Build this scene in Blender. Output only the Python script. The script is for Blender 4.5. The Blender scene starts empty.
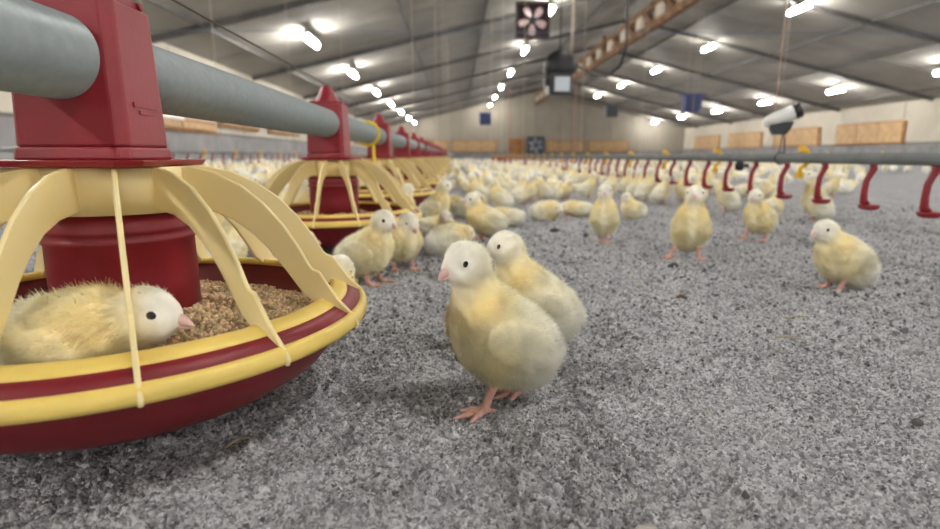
import bpy, math, random
import numpy as np
from mathutils import Vector, Matrix

PI = math.pi
C = bpy.context.scene.collection
sc = bpy.context.scene
random.seed(7)
rng = np.random.default_rng(11)

# ------------------------------------------------------------------ camera, world, exposure
CAM_H = 0.165
cam_d = bpy.data.cameras.new('camera')
cam_d.sensor_width = 36.0
cam_d.lens = 550.0 / 940.0 * 36.0
cam_d.clip_start = 0.004
cam_d.clip_end = 200
cam_d.dof.use_dof = True
cam_d.dof.focus_distance = 0.355
cam_d.dof.aperture_fstop = 7.6
cam = bpy.data.objects.new('camera', cam_d)
C.objects.link(cam)
cam.location = (0, 0, CAM_H)
cam.rotation_euler = (math.radians(90 - 11.16), 0, math.radians(-1.33))
sc.camera = cam

world = bpy.data.worlds.new('world')
world.use_nodes = True
world.node_tree.nodes['Background'].inputs[0].default_value = (0.6, 0.65, 0.7, 1)
world.node_tree.nodes['Background'].inputs[1].default_value = 0.05
sc.world = world
sc.view_settings.view_transform = 'Standard'
sc.view_settings.look = 'None'
sc.view_settings.gamma = 1
sc.view_settings.use_curve_mapping = False
sc.view_settings.exposure = 1.34
LAMP_STRENGTH = 75.0

# ------------------------------------------------------------------ helpers
def lin(c):
    c = c / 255.0
    return c / 12.92 if c <= 0.04045 else ((c + 0.055) / 1.055) ** 2.4

def rgb(r, g, b):
    return (lin(r), lin(g), lin(b), 1.0)

def tag(o, label=None, cat=None, group=None, kind=None):
    if label: o['label'] = label
    if cat: o['category'] = cat
    if group: o['group'] = group
    if kind: o['kind'] = kind
    return o

def empty(name, loc=(0, 0, 0), rz=0, parent=None):
    o = bpy.data.objects.new(name, None)
    C.objects.link(o)
    o.empty_display_size = 0.02
    o.location = loc
    o.rotation_euler = (0, 0, rz)
    if parent: o.parent = parent
    return o

def link(name, me, parent=None, loc=(0, 0, 0), rot=(0, 0, 0)):
    o = bpy.data.objects.new(name, me)
    C.objects.link(o)
    if parent: o.parent = parent
    o.location = loc
    o.rotation_euler = rot
    return o

class MB:
    def __init__(self):
        self.v = []; self.f = []; self.s = []
    def add(self, vs, fs, smooth=False):
        n = len(self.v)
        self.v += [tuple(map(float, p)) for p in vs]
        for q in fs:
            self.f.append(tuple(i + n for i in q)); self.s.append(smooth)
        return self
    def box(self, c, h, rz=0, M=None):
        vs = [(x * h[0], y * h[1], z * h[2]) for x in (-1, 1) for y in (-1, 1) for z in (-1, 1)]
        if M is None: M = Matrix.Rotation(rz, 3, 'Z')
        vs = [M @ Vector(p) + Vector(c) for p in vs]
        return self.add(vs, [(0, 1, 3, 2), (4, 6, 7, 5), (0, 4, 5, 1), (2, 3, 7, 6), (0, 2, 6, 4), (1, 5, 7, 3)])
    def frustum(self, c, h0, h1, z0, z1, ch=0.0):
        # tapered box with chamfered vertical corners
        def ring(h, z):
            a, b = h; k = min(ch, a * .8, b * .8)
            if k <= 0: return [(c[0] + sx * a, c[1] + sy * b, z) for sx, sy in ((-1, -1), (1, -1), (1, 1), (-1, 1))]
            pts = [(-a + k, -b), (a - k, -b), (a, -b + k), (a, b - k), (a - k, b), (-a + k, b), (-a, b - k), (-a, -b + k)]
            return [(c[0] + x, c[1] + y, z) for x, y in pts]
        r0, r1 = ring(h0, z0), ring(h1, z1); n = len(r0)
        fs = [(i, (i + 1) % n, n + (i + 1) % n, n + i) for i in range(n)]
        fs += [tuple(range(n - 1, -1, -1)), tuple(range(n, 2 * n))]
        return self.add(r0 + r1, fs)
    def lathe(self, prof, n=48, closed=False, smooth=True, c=(0, 0, 0), a0=0.0, a1=2 * PI):
        full = abs(a1 - a0 - 2 * PI) < 1e-6
        m = n if full else n + 1
        vs = []
        for i in range(m):
            a = a0 + (a1 - a0) * i / n
            ca, sa = math.cos(a), math.sin(a)
            vs += [(c[0] + r * ca, c[1] + r * sa, c[2] + z) for r, z in prof]
        k = len(prof); fs = []
        for i in range(n):
            j = (i + 1) % m
            for q in range(k if closed else k - 1):
                q2 = (q + 1) % k
                fs.append((i * k + q, j * k + q, j * k + q2, i * k + q2))
        return self.add(vs, fs, smooth)
    def tube(self, path, r, n=10, cap=True, smooth=True):
        path = [Vector(p) for p in path]
        rr = r if isinstance(r, (list, tuple)) else [r] * len(path)
        vs = []; up = None
        for i, p in enumerate(path):
            t = (path[min(i + 1, len(path) - 1)] - path[max(i - 1, 0)]).normalized()
            if up is None:
                up = Vector((0, 0, 1)) if abs(t.z) < .9 else Vector((1, 0, 0))
            x = t.cross(up).normalized(); y = x.cross(t).normalized(); up = y
            for k in range(n):
                a = 2 * PI * k / n
                vs.append(p + (x * math.cos(a) + y * math.sin(a)) * rr[i])
        fs = []
        for i in range(len(path) - 1):
            for k in range(n):
                k2 = (k + 1) % n
                fs.append((i * n + k, i * n + k2, (i + 1) * n + k2, (i + 1) * n + k))
        self.add(vs, fs, smooth)
        if cap:
            b = len(self.v) - len(vs)
            self.f.append(tuple(b + k for k in range(n - 1, -1, -1))); self.s.append(False)
            e = b + (len(path) - 1) * n
            self.f.append(tuple(e + k for k in range(n))); self.s.append(False)
        return self
    def prism(self, poly, t, M=None):
        # poly in (u, v) -> local (u, +-t, v)
        n = len(poly)
        vs = [Vector((u, -t, v)) for u, v in poly] + [Vector((u, t, v)) for u, v in poly]
        if M is not None: vs = [M @ p for p in vs]
        fs = [(i, n + i, n + (i + 1) % n, (i + 1) % n) for i in range(n)]
        fs += [tuple(range(n)), tuple(range(2 * n - 1, n - 1, -1))]
        return self.add(vs, fs)
    def mesh(self, name, mat):
        me = bpy.data.meshes.new(name)
        me.from_pydata(self.v, [], self.f)
        me.polygons.foreach_set('use_smooth', self.s)
        if mat: me.materials.append(mat)
        me.validate(); me.update()
        return me
    def build(self, name, mat, parent=None, loc=(0, 0, 0), rot=(0, 0, 0), bevel=0):
        o = link(name, self.mesh(name, mat), parent, loc, rot)
        if bevel:
            m = o.modifiers.new('bevel', 'BEVEL'); m.width = bevel; m.segments = 2; m.limit_method = 'ANGLE'; m.angle_limit = math.radians(40)
        return o

def copy_tree(o, parent=None):
    c = o.copy(); C.objects.link(c)
    if parent is not None: c.parent = parent
    for ch in [x for x in ALL() if x.parent is o]:
        copy_tree(ch, c)
    return c

def ALL():
    return list(C.objects)

# ------------------------------------------------------------------ materials
def mat(name, col, rough=.5, metal=0.0, var=0.08, scale=20.0, bump=0.0, bscale=None, spec=.5, trans=0, col2=None, detail=3.0, emit=None, estr=0, coat=0):
    m = bpy.data.materials.new(name); m.use_nodes = True
    nt = m.node_tree; b = nt.nodes['Principled BSDF']
    b.inputs['Roughness'].default_value = rough
    b.inputs['Metallic'].default_value = metal
    b.inputs['Specular IOR Level'].default_value = spec
    b.inputs['Coat Weight'].default_value = coat
    if trans: b.inputs['Transmission Weight'].default_value = trans
    tc = nt.nodes.new('ShaderNodeTexCoord')
    nz = nt.nodes.new('ShaderNodeTexNoise'); nz.inputs['Scale'].default_value = scale; nz.inputs['Detail'].default_value = detail
    nt.links.new(tc.outputs['Object'], nz.inputs['Vector'])
    rp = nt.nodes.new('ShaderNodeValToRGB')
    d = col2 if col2 else tuple(x * (1 - var * 2) for x in col[:3]) + (1,)
    u = col if col2 else tuple(min(1, x * (1 + var)) for x in col[:3]) + (1,)
    rp.color_ramp.elements[0].position = .3; rp.color_ramp.elements[1].position = .7
    rp.color_ramp.elements[0].color = d; rp.color_ramp.elements[1].color = u
    nt.links.new(nz.outputs['Fac'], rp.inputs['Fac'])
    nt.links.new(rp.outputs['Color'], b.inputs['Base Color'])
    if bump:
        n2 = nt.nodes.new('ShaderNodeTexNoise'); n2.inputs['Scale'].default_value = bscale or scale * 4; n2.inputs['Detail'].default_value = 4
        nt.links.new(tc.outputs['Object'], n2.inputs['Vector'])
        bp = nt.nodes.new('ShaderNodeBump'); bp.inputs['Strength'].default_value = bump; bp.inputs['Distance'].default_value = .002
        nt.links.new(n2.outputs['Fac'], bp.inputs['Height']); nt.links.new(bp.outputs['Normal'], b.inputs['Normal'])
    if emit:
        b.inputs['Emission Color'].default_value = emit; b.inputs['Emission Strength'].default_value = estr
    return m

M = {}
M['red'] = mat('red plastic', rgb(140, 26, 38), .40, var=.05, scale=30, bump=.05, bscale=300)
M['red_dark'] = mat('deep red plastic', rgb(126, 18, 30), .45, var=.06, scale=25)
M['yellow'] = mat('yellow plastic', rgb(242, 221, 156), .42, var=.03, scale=40, col2=rgb(240, 223, 172))
M['yellow_ring'] = mat('golden yellow plastic', rgb(240, 210, 112), .4, var=.04, scale=40)
M['galv'] = mat('galvanised steel', rgb(148, 157, 157), .40, metal=.12, scale=160, col2=rgb(138, 147, 148))
M['pipe_grey'] = mat('grey pipe plastic', rgb(118, 122, 122), .5, var=.1)
M['wire'] = mat('dark wire', rgb(70, 52, 42), .5, metal=.4)
M['cord'] = mat('pale cord', rgb(190, 178, 160), .8)
M['rope'] = mat('pinkish rope', rgb(200, 165, 145), .9)
M['blue_cord'] = mat('blue line', rgb(96, 112, 146), .7)
M['clip'] = mat('yellow clip', rgb(235, 185, 20), .45)
M['strap'] = mat('bright yellow strap', rgb(240, 205, 40), .45)
M['cream'] = mat('cream wall panel', rgb(180, 172, 156), .7, var=.05, scale=1.5, bump=.05)
M['cream2'] = mat('pale gable panel', rgb(150, 142, 128), .7, var=.05, scale=1.2)
M['concrete'] = mat('grey concrete', rgb(132, 130, 130), .85, var=.12, scale=3, bump=.3, bscale=60)
M['ceil'] = mat('grey ceiling sheet', rgb(148, 143, 134), .8, var=.10, scale=1.3, bump=.05, bscale=20)
M['rafter'] = mat('weathered grey steel', rgb(88, 86, 83), .6, var=.15, scale=6)
M['wood'] = mat('tan wood', rgb(180, 148, 108), .7, var=.12, scale=6)
M['brownwood'] = mat('brown timber', rgb(160, 112, 68), .75, var=.25, scale=8)
M['rust'] = mat('rusty timber', rgb(138, 100, 64), .85, col2=rgb(84, 62, 44), scale=5)
M['white'] = mat('white plastic', rgb(236, 236, 232), .4, var=.02)
M['black'] = mat('black plastic', rgb(20, 20, 22), .35, var=.1)
M['charcoal'] = mat('charcoal plastic', rgb(48, 52, 60), .45, var=.1)
M['navy'] = mat('navy painted steel', rgb(36, 52, 112), .45, var=.15)
M['fan_frame'] = mat('dark maroon fan frame', rgb(58, 34, 38), .5, var=.15)
M['fan_blade'] = mat('pale pink fan blade', rgb(232, 205, 205), .45, var=.06)
M['fan_grey'] = mat('grey fan blade', rgb(140, 144, 155), .45)
M['fan_box'] = mat('slate fan frame', rgb(76, 80, 90), .5)
M['redpost'] = mat('faded red post', rgb(176, 134, 124), .6)
M['screen'] = mat('light grey face plate', rgb(200, 208, 218), .35, var=.02)
M['eye'] = mat('black eye', rgb(8, 7, 8), .08, spec=.8, coat=.6)
M['straw'] = mat('pale straw', rgb(176, 164, 132), .8, var=.1)
M['dropping'] = mat('brown dropping', rgb(120, 84, 44), .85, var=.3, scale=200)
M['flake'] = mat('pale shaving', rgb(196, 192, 184), .85, var=.05)
M['clod'] = mat('dark clod', rgb(92, 90, 90), .9, var=.2, scale=200)

def lamp_mat():
    m = bpy.data.materials.new('lit lamp tube'); m.use_nodes = True
    nt = m.node_tree; nt.nodes.clear()
    o = nt.nodes.new('ShaderNodeOutputMaterial'); e = nt.nodes.new('ShaderNodeEmission')
    e.inputs[0].default_value = (1.0, .975, .94, 1); e.inputs[1].default_value = LAMP_STRENGTH
    nt.links.new(e.outputs[0], o.inputs[0])
    return m
M['lamp'] = lamp_mat()

def litter_mat():
    m = bpy.data.materials.new('grey litter'); m.use_nodes = True
    nt = m.node_tree; b = nt.nodes['Principled BSDF']; L = nt.links.new
    b.inputs['Roughness'].default_value = .95; b.inputs['Specular IOR Level'].default_value = .1
    tc = nt.nodes.new('ShaderNodeTexCoord')
    def voro(s):
        v = nt.nodes.new('ShaderNodeTexVoronoi'); v.inputs['Scale'].default_value = s
        L(tc.outputs['Object'], v.inputs['Vector']); return v
    def noise(s, d=4):
        v = nt.nodes.new('ShaderNodeTexNoise'); v.inputs['Scale'].default_value = s; v.inputs['Detail'].default_value = d
        L(tc.outputs['Object'], v.inputs['Vector']); return v
    v1, v2 = voro(520), voro(200)
    s1 = nt.nodes.new('ShaderNodeSeparateColor'); L(v1.outputs['Color'], s1.inputs[0])
    s2 = nt.nodes.new('ShaderNodeSeparateColor'); L(v2.outputs['Color'], s2.inputs[0])
    def math_(op, a, bb):
        n = nt.nodes.new('ShaderNodeMath'); n.operation = op
        for i, q in enumerate((a, bb)):
            if isinstance(q, (int, float)): n.inputs[i].default_value = q
            else: L(q, n.inputs[i])
        return n.outputs[0]
    n1 = noise(9); n2 = noise(60, 6)
    x = math_('ADD', math_('MULTIPLY', s1.outputs[0], .40), math_('MULTIPLY', s2.outputs[0], .10))
    x = math_('ADD', x, math_('MULTIPLY', n1.outputs[0], .28))
    x = math_('ADD', x, math_('MULTIPLY', n2.outputs[0], .30))
    rp = nt.nodes.new('ShaderNodeValToRGB'); cr = rp.color_ramp
    cr.elements[0].position = .24; cr.elements[0].color = rgb(92, 91, 92)
    cr.elements[1].position = .78; cr.elements[1].color = rgb(204, 204, 205)
    e = cr.elements.new(.50); e.color = rgb(158, 158, 161)
    L(x, rp.inputs['Fac']); L(rp.outputs['Color'], b.inputs['Base Color'])
    bp = nt.nodes.new('ShaderNodeBump'); bp.inputs['Strength'].default_value = .6; bp.inputs['Distance'].default_value = .0016
    h = math_('ADD', math_('MULTIPLY', v1.outputs['Distance'], -1.0), math_('MULTIPLY', n2.outputs[0], 1.2))
    L(h, bp.inputs['Height']); L(bp.outputs['Normal'], b.inputs['Normal'])
    return m
M['litter'] = litter_mat()

def attr_mat(name, rough=.9, trans=0.0, var=.12, sheen=0.0, sss=0.0):
    m = bpy.data.materials.new(name); m.use_nodes = True
    nt = m.node_tree; b = nt.nodes['Principled BSDF']; L = nt.links.new
    at = nt.nodes.new('ShaderNodeAttribute'); at.attribute_name = 'Col'
    b.inputs['Roughness'].default_value = rough; b.inputs['Specular IOR Level'].default_value = .15
    b.inputs['Sheen Weight'].default_value = sheen
    tc = nt.nodes.new('ShaderNodeTexCoord'); nz = nt.nodes.new('ShaderNodeTexNoise')
    nz.inputs['Scale'].default_value = 90; nz.inputs['Detail'].default_value = 5
    L(tc.outputs['Object'], nz.inputs['Vector'])
    mr = nt.nodes.new('ShaderNodeMapRange'); mr.inputs['To Min'].default_value = 1 - var; mr.inputs['To Max'].default_value = 1 + var
    mr.inputs['From Min'].default_value = .3; mr.inputs['From Max'].default_value = .7
    L(nz.outputs['Fac'], mr.inputs['Value'])
    mx = nt.nodes.new('ShaderNodeVectorMath'); mx.operation = 'SCALE'
    L(at.outputs['Color'], mx.inputs[0]); L(mr.outputs[0], mx.inputs['Scale'])
    L(mx.outputs[0], b.inputs['Base Color'])
    if sss:
        b.inputs['Subsurface Weight'].default_value = sss; b.inputs['Subsurface Radius'].default_value = (.004, .003, .002); b.inputs['Subsurface Scale'].default_value = 1
    if trans:
        t = nt.nodes.new('ShaderNodeBsdfTranslucent'); L(mx.outputs[0], t.inputs['Color'])
        ms = nt.nodes.new('ShaderNodeMixShader'); ms.inputs[0].default_value = trans
        out = nt.nodes['Material Output']
        L(b.outputs[0], ms.inputs[1]); L(t.outputs[0], ms.inputs[2]); L(ms.outputs[0], out.inputs[0])
    return m
M['down_skin'] = attr_mat('chick down undercoat')
M['down'] = attr_mat('chick down strands', trans=.5)
M['beak'] = attr_mat('beak horn', rough=.5, var=.08)
M['feed'] = attr_mat('feed crumbs', rough=.9, var=.2)
M['crumb'] = attr_mat('litter crumbs', rough=.95, var=.15)

def set_col(me, cols):
    a = me.attributes.new('Col', 'FLOAT_COLOR', 'POINT')
    c = np.ones((len(me.vertices), 4), np.float32); c[:, :3] = cols
    a.data.foreach_set('color', c.ravel())

def np_mesh(name, v, f, mat_=None, smooth=True, cols=None):
    """v (n,3), f (m,k) with a fixed k"""
    me = bpy.data.meshes.new(name)
    v = np.asarray(v, np.float32); f = np.asarray(f, np.int32)
    k = f.shape[1]
    me.vertices.add(len(v)); me.vertices.foreach_set('co', v.ravel())
    me.loops.add(f.size); me.loops.foreach_set('vertex_index', f.ravel())
    me.polygons.add(len(f)); me.polygons.foreach_set('loop_start', np.arange(0, f.size, k, dtype=np.int32))
    try: me.polygons.foreach_set('loop_total', np.full(len(f), k, np.int32))
    except Exception: pass
    me.polygons.foreach_set('use_smooth', np.full(len(f), smooth))
    if mat_: me.materials.append(mat_)
    me.update(calc_edges=True)
    if cols is not None: set_col(me, cols)
    return me

# ------------------------------------------------------------------ noise in numpy
def hash2(ix, iy, s=0):
    h = (ix.astype(np.int64) * 374761393 + iy.astype(np.int64) * 668265263 + s * 982451653) & 0x7fffffff
    h = ((h ^ (h >> 13)) * 1274126177) & 0x7fffffff
    return ((h ^ (h >> 16)) & 0xffff) / 65535.0

def vnoise(x, y, s=0):
    ix, iy = np.floor(x), np.floor(y); fx, fy = x - ix, y - iy
    fx = fx * fx * (3 - 2 * fx); fy = fy * fy * (3 - 2 * fy)
    a = hash2(ix, iy, s); b = hash2(ix + 1, iy, s); c = hash2(ix, iy + 1, s); d = hash2(ix + 1, iy + 1, s)
    return (a * (1 - fx) + b * fx) * (1 - fy) + (c * (1 - fx) + d * fx) * fy

def worley(x, y, s=0):
    ix, iy = np.floor(x), np.floor(y); best = np.full(x.shape, 9.0); val = np.zeros(x.shape)
    for dx in (-1, 0, 1):
        for dy in (-1, 0, 1):
            cx, cy = ix + dx, iy + dy
            d = (cx + hash2(cx, cy, s) - x) ** 2 + (cy + hash2(cx, cy, s + 1) - y) ** 2
            m = d < best; best = np.where(m, d, best); val = np.where(m, hash2(cx, cy, s + 2), val)
    return np.sqrt(best), val

def ground_h(x, y):
    h = .010 * (vnoise(x * 7, y * 7, 1) - .5) + .006 * (vnoise(x * 22, y * 22, 2) - .5)
    return h

def ground_full(x, y):
    h = ground_h(x, y)
    h = h + .0040 * (vnoise(x * 75, y * 75, 3) - .5)
    d, v = worley(x * 300, y * 300, 5)
    d2, v2 = worley(x * 150, y * 150, 15)
    h = h + .0042 * v * np.clip(1 - d * 1.3, 0, 1) + .0046 * np.where(v2 > .55, v2, 0) * np.clip(1 - d2 * 1.5, 0, 1)
    return h - .001

# ------------------------------------------------------------------ the shed
XL, XR, XRIDGE = -4.7, 15.0, 5.3
Z_EAVE, Z_RIDGE = 1.965, 4.27
Y0, Y1 = -36.0, 37.0
SL_L = (Z_RIDGE - Z_EAVE) / (XRIDGE - XL)
SL_R = (Z_RIDGE - Z_EAVE) / (XR - XRIDGE)
def ceil_z(x):
    return Z_EAVE + (x - XL) * SL_L if x < XRIDGE else Z_EAVE + (XR - x) * SL_R

# floor: slab + displaced near field, all one litter floor
NR, NCOL = 620, 720
ys = 0.10 * (2.6 / 0.10) ** (np.arange(NR) / (NR - 1))
u = np.linspace(-1, 1, NCOL)
u = np.sign(u) * (np.abs(u) ** 1.15)
GX = u[None, :] * (1.12 * ys[:, None] + .42)
GY = np.repeat(ys[:, None], NCOL, 1)
GZ = ground_full(GX, GY)
edge = np.clip((1 - np.abs(u)) / .16, 0, 1)[None, :] * np.clip((2.6 - GY) / .8, 0, 1) * np.clip((GY - .10) / .05, 0, 1)
edge = edge * edge * (3 - 2 * edge)
GZ = GZ * edge - .0068 * (1 - edge)
idx = np.arange(NR * NCOL).reshape(NR, NCOL)
quads = np.stack([idx[:-1, :-1], idx[:-1, 1:], idx[1:, 1:], idx[1:, :-1]], -1).reshape(-1, 4)
me = np_mesh('floor', np.stack([GX, GY, GZ], -1).reshape(-1, 3), quads, M['litter'])
floor = link('floor', me); tag(floor, 'grey crumbly litter covering the whole shed floor', 'floor', kind='structure')
slab = MB(); slab.add([(XL, Y0, -.006), (XR, Y0, -.006), (XR, Y1, -.006), (XL, Y1, -.006),
                       (XL, Y0, -.2), (XR, Y0, -.2), (XR, Y1, -.2), (XL, Y1, -.2)],
                      [(0, 1, 2, 3), (7, 6, 5, 4), (0, 4, 5, 1), (1, 5, 6, 2), (2, 6, 7, 3), (3, 7, 4, 0)])
slab.build('floor_slab', M['litter'], floor)

# walls
def wall_long(name, x, sgn, label):
    w = empty(name, (x, 0, 0)); tag(w, label, 'wall', kind='structure')
    MB().box((sgn * .10, (Y0 + Y1) / 2, .285), (.10, (Y1 - Y0) / 2, .285)).build('concrete_base', M['concrete'], w)
    n = 24; L = (Y1 - Y0) / n
    m = MB().box((0, 0, 0), (.06, L / 2 - .012, (Z_EAVE - .57) / 2)).mesh('wall_panel', M['cream'])
    for i in range(n):
        link('wall_panel', m, w, (sgn * .08, Y0 + L * (i + .5), (Z_EAVE + .57) / 2))
    MB().box((sgn * .12, (Y0 + Y1) / 2, (Z_EAVE + .57) / 2), (.05, (Y1 - Y0) / 2, (Z_EAVE - .57) / 2)).build('wall_backing', M['concrete'], w)
    MB().box((sgn * .03, (Y0 + Y1) / 2, .59), (.04, (Y1 - Y0) / 2, .02)).build('ledge', M['rafter'], w)
    return w
WL = wall_long('wall_left', XL, -1, 'long cream panelled side wall with grey concrete base, behind the feeders')
WR = wall_long('wall_right', XR, 1, 'long cream panelled side wall with grey concrete base, beyond the drinkers')

def gable(name, y, sgn, label):
    w = empty(name, (0, y, 0)); tag(w, label, 'wall', kind='structure')
    n = 12; L = (XR - XL) / n
    for i in range(n):
        a, b = XL + L * i + .012, XL + L * (i + 1) - .012
        pts = [(a, .5), (b, .5), (b, ceil_z(b))]
        if a < XRIDGE < b: pts.append((XRIDGE, Z_RIDGE))
        pts.append((a, ceil_z(a)))
        MB().prism(pts, .05, Matrix.Translation((0, sgn * .06, 0))).build('wall_panel', M['cream2'], w)
    MB().box(((XL + XR) / 2, sgn * .09, .25), (( XR - XL) / 2, .09, .25)).build('concrete_base', M['concrete'], w)
    MB().prism([(XL, 0), (XR, 0), (XR, Z_EAVE), (XRIDGE, Z_RIDGE), (XL, Z_EAVE)], .02, Matrix.Translation((0, sgn * .14, 0))).build('wall_backing', M['concrete'], w)
    return w
WB = gable('wall_back', Y1, 1, 'far cream gable wall of the shed')
WF = gable('wall_front', Y0, -1, 'gable wall behind the viewer')

# ceiling: sheets and rafters
ceil = empty('ceiling'); tag(ceil, 'grey pitched ceiling of long sheets with steel rafters', 'ceiling', kind='structure')
npan = 34; LP = (Y1 - Y0) / npan
for (xa, xb) in ((XL, XRIDGE), (XRIDGE, XR)):
    za, zb = ceil_z(xa), ceil_z(xb)
    p = MB().add([(xa, -LP / 2 + .02, za), (xb, -LP / 2 + .02, zb), (xb, LP / 2 - .02, zb), (xa, LP / 2 - .02, za),
                  (xa, -LP / 2 + .02, za + .05), (xb, -LP / 2 + .02, zb + .05), (xb, LP / 2 - .02, zb + .05), (xa, LP / 2 - .02, za + .05)],
                 [(3, 2, 1, 0), (4, 5, 6, 7), (0, 1, 5, 4), (1, 2, 6, 5), (2, 3, 7, 6), (3, 0, 4, 7)]).mesh('ceiling_panel', M['ceil'])
    bk = MB().add([(xa, Y0, za + .06), (xb, Y0, zb + .06), (xb, Y1, zb + .06), (xa, Y1, za + .06)], [(3, 2, 1, 0)])
    bk.add([(xa, Y0, za + .1), (xb, Y0, zb + .1), (xb, Y1, zb + .1), (xa, Y1, za + .1)], [(0, 1, 2, 3)])
    bk.build('roof_deck', M['rafter'], ceil)
    d = Vector((xb - xa, 0, zb - za)); ln = d.length; ang = math.atan2(zb - za, xb - xa)
    r = MB().box((0, 0, 0), (ln / 2, .035, .05)).mesh('rafter', M['rafter'])
    for i in range(npan):
        link('ceiling_panel', p, ceil, (0, Y0 + LP * (i + .5), 0))
        if i % 2 == 0:
            link('rafter', r, ceil, ((xa + xb) / 2, Y0 + LP * (i + 1), (za + zb) / 2 - .045), (0, -ang, 0))
for x in (-3.9, -1.0, .6, 3.6, 6.8, 9.6, 11.4, 14.2):
    MB().box((x, (Y0 + Y1) / 2, ceil_z(x) - .03), (.02, (Y1 - Y0) / 2 - .1, .025)).build('purlin', M['rafter'], ceil)

# rusty lattice girder along the ridge
tr = empty('ridge_girder', (XRIDGE - .2, 0, 0)); tag(tr, 'rusty brown lattice girder with added pale plates as light gaps running under the ridge', 'girder')
zt, zb_ = 3.96, 3.46
for z in (zt, zb_):
    MB().box((0, 3.4, z), (.08, 33.3, .075)).build('chord', M['rust'], tr)
brace = MB()
a = math.atan2(zt - zb_, .75)
bm_ = MB().box((0, 0, 0), (.07, .45, .085)).mesh('brace', M['rust'])
gap_light = MB().box((0, 0, 0), (.045, .24, .15)).mesh('plate', M['cord'])  # added pale plates stand in for light showing through the lattice
k = 0; y = 3.0
while y < 35.5:
    link('brace', bm_, tr, (0, y + .375, (zt + zb_) / 2), (a if k % 2 == 0 else -a, 0, 0))
    if k % 2 == 0: link('plate', gap_light, tr, (-.06, y + .95, (zt + zb_) / 2))
    y += .75; k += 1
for y in (-25, -15, -7, 8, 20, 30):
    MB().box((0, y, 4.13), (.05, .05, .10)).build('hanger', M['rust'], tr)

# lamps
def make_lamp():
    r = empty('ceiling_lamp')
    MB().box((0, 0, -.005), (.052, .44, .018)).build('housing', M['white'], r, bevel=.005)
    MB().tube([(0, -.40, -.075), (0, .40, -.075)], .045, 12).build('tube', M['lamp'], r)
    for s in (-1, 1):
        MB().box((0, s * .415, -.045), (.025, .014, .06)).build('end_cap', M['white'], r)
    for s in (-1, 1):
        MB().tube([(0, s * .3, .03), (0, s * .3, .13)], .006, 6).build('rod', M['white'], r)
    return r
lamp0 = make_lamp(); first = True
rows = [(-2.67, 10.8, 4.15, 'leftmost lamp row'), (2.1, 13.2, 4.55, 'lamp row left of the ridge'), (7.85, 13.3, 4.6, 'lamp row right of the ridge'), (12.7, 23.2, 4.3, 'rightmost lamp row')]
for x, ys0, st, nm in rows:
    yy = ys0
    while yy - st > Y0 + 1: yy -= st
    while yy < Y1 - .8:
        L = lamp0 if first else copy_tree(lamp0); first = False
        L.location = (x, yy, ceil_z(x) - .13)
        q = round((yy - ys0) / st)
        if q < 0: lb = 'lit tube lamp behind the viewer in the ' + nm
        else: lb = 'lit tube lamp, %s from the viewer in the %s' % (['first', 'second', 'third', 'fourth', 'fifth', 'sixth', 'seventh', 'eighth'][q], nm)
        tag(L, lb, 'lamp', 'lit tube lamps, ' + nm)
        yy += st

# air inlets on the long walls
def inlet(parent_name, x, sgn, ya, yb, za, zb, nb, label, group):
    r = empty('air_inlet', (x, (ya + yb) / 2, za)); tag(r, label, 'air inlet', group)
    w = (yb - ya); bw = w / nb
    MB().box((sgn * .012, 0, (zb - za) / 2), (.012, w / 2 + .06, (zb - za) / 2 + .05)).build('frame', M['brownwood'], r)
    m = MB().box((0, 0, 0), (.02, bw / 2 - .02, (zb - za) / 2)).mesh('flap', M['wood'])
    for i in range(nb):
        link('flap', m, r, (sgn * .045, -w / 2 + bw * (i + .5), (zb - za) / 2))
    return r
yy = 18.6
while yy < 35:
    inlet('', XR - .02, -1, yy, yy + 3.3, .62, 1.30, 3, 'tan wooden air inlet flaps on the right side wall, %s from the viewer' % ['first', 'second', 'third', 'fourth'][int((yy - 18.5) / 4.4)], 'wooden inlets on the right wall'); yy += 4.4
for q_, (ya, yb, za, zb, nb) in enumerate(((8.3, 11.0, .63, .74, 2), (11.3, 13.4, .78, .92, 2), (14.2, 16.8, .78, .92, 3), (18, 20.6, .78, .92, 3), (22, 24.6, .78, .92, 3), (26, 29, .78, .92, 3))):
    inlet('', XL + .02, 1, ya, yb, za, zb, nb, 'low tan wooden air inlet flaps on the left side wall, %s from the viewer' % ['first', 'second', 'third', 'fourth', 'fifth', 'sixth'][q_], 'wooden inlets on the left wall')
o = MB().box((XL + .05, 9.0, 1.02), (.03, .75, .26)).build('wall_board', M['white'], bevel=.01)
tag(o, 'white rectangular board on the left side wall under the big pipe', 'board')
o = MB().box((XL + .05, 12.9, 1.16), (.05, .10, .14)).box((XL + .09, 12.9, 1.33), (.02, .03, .05)).build('switch_box', M['screen'], bevel=.01)
tag(o, 'small pale grey switch box on the left side wall', 'switch box')

# gable end: tan inlets, brown door, fan
def back_inlet(x0, x1, nb, label, mt='wood'):
    r = empty('air_inlet', ((x0 + x1) / 2, Y1 - .02, .46)); tag(r, label, 'air inlet', 'wooden inlets on the far gable wall')
    w = x1 - x0; bw = w / nb
    MB().box((0, -.012, .34), (w / 2 + .05, .012, .38)).build('frame', M['brownwood'], r)
    m = MB().box((0, 0, 0), (bw / 2 - .02, .02, .33)).mesh('flap', M[mt])
    for i in range(nb): link('flap', m, r, (-w / 2 + bw * (i + .5), -.045, .34))
for q_, (a_, b_, n_) in enumerate(((-3.6, -.6, 3), (-.3, 2.6, 3), (5.9, 8.4, 3), (8.7, 11.3, 3))):
    back_inlet(a_, b_, n_, 'tan wooden air inlet flaps low on the far gable wall, %s from the left' % ['first', 'second', 'third', 'fourth'][q_])
r = empty('gable_door', (3.95, Y1 - .02, 0)); tag(r, 'brown wooden hatch door in the far gable wall beside the square fan', 'door')
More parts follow.
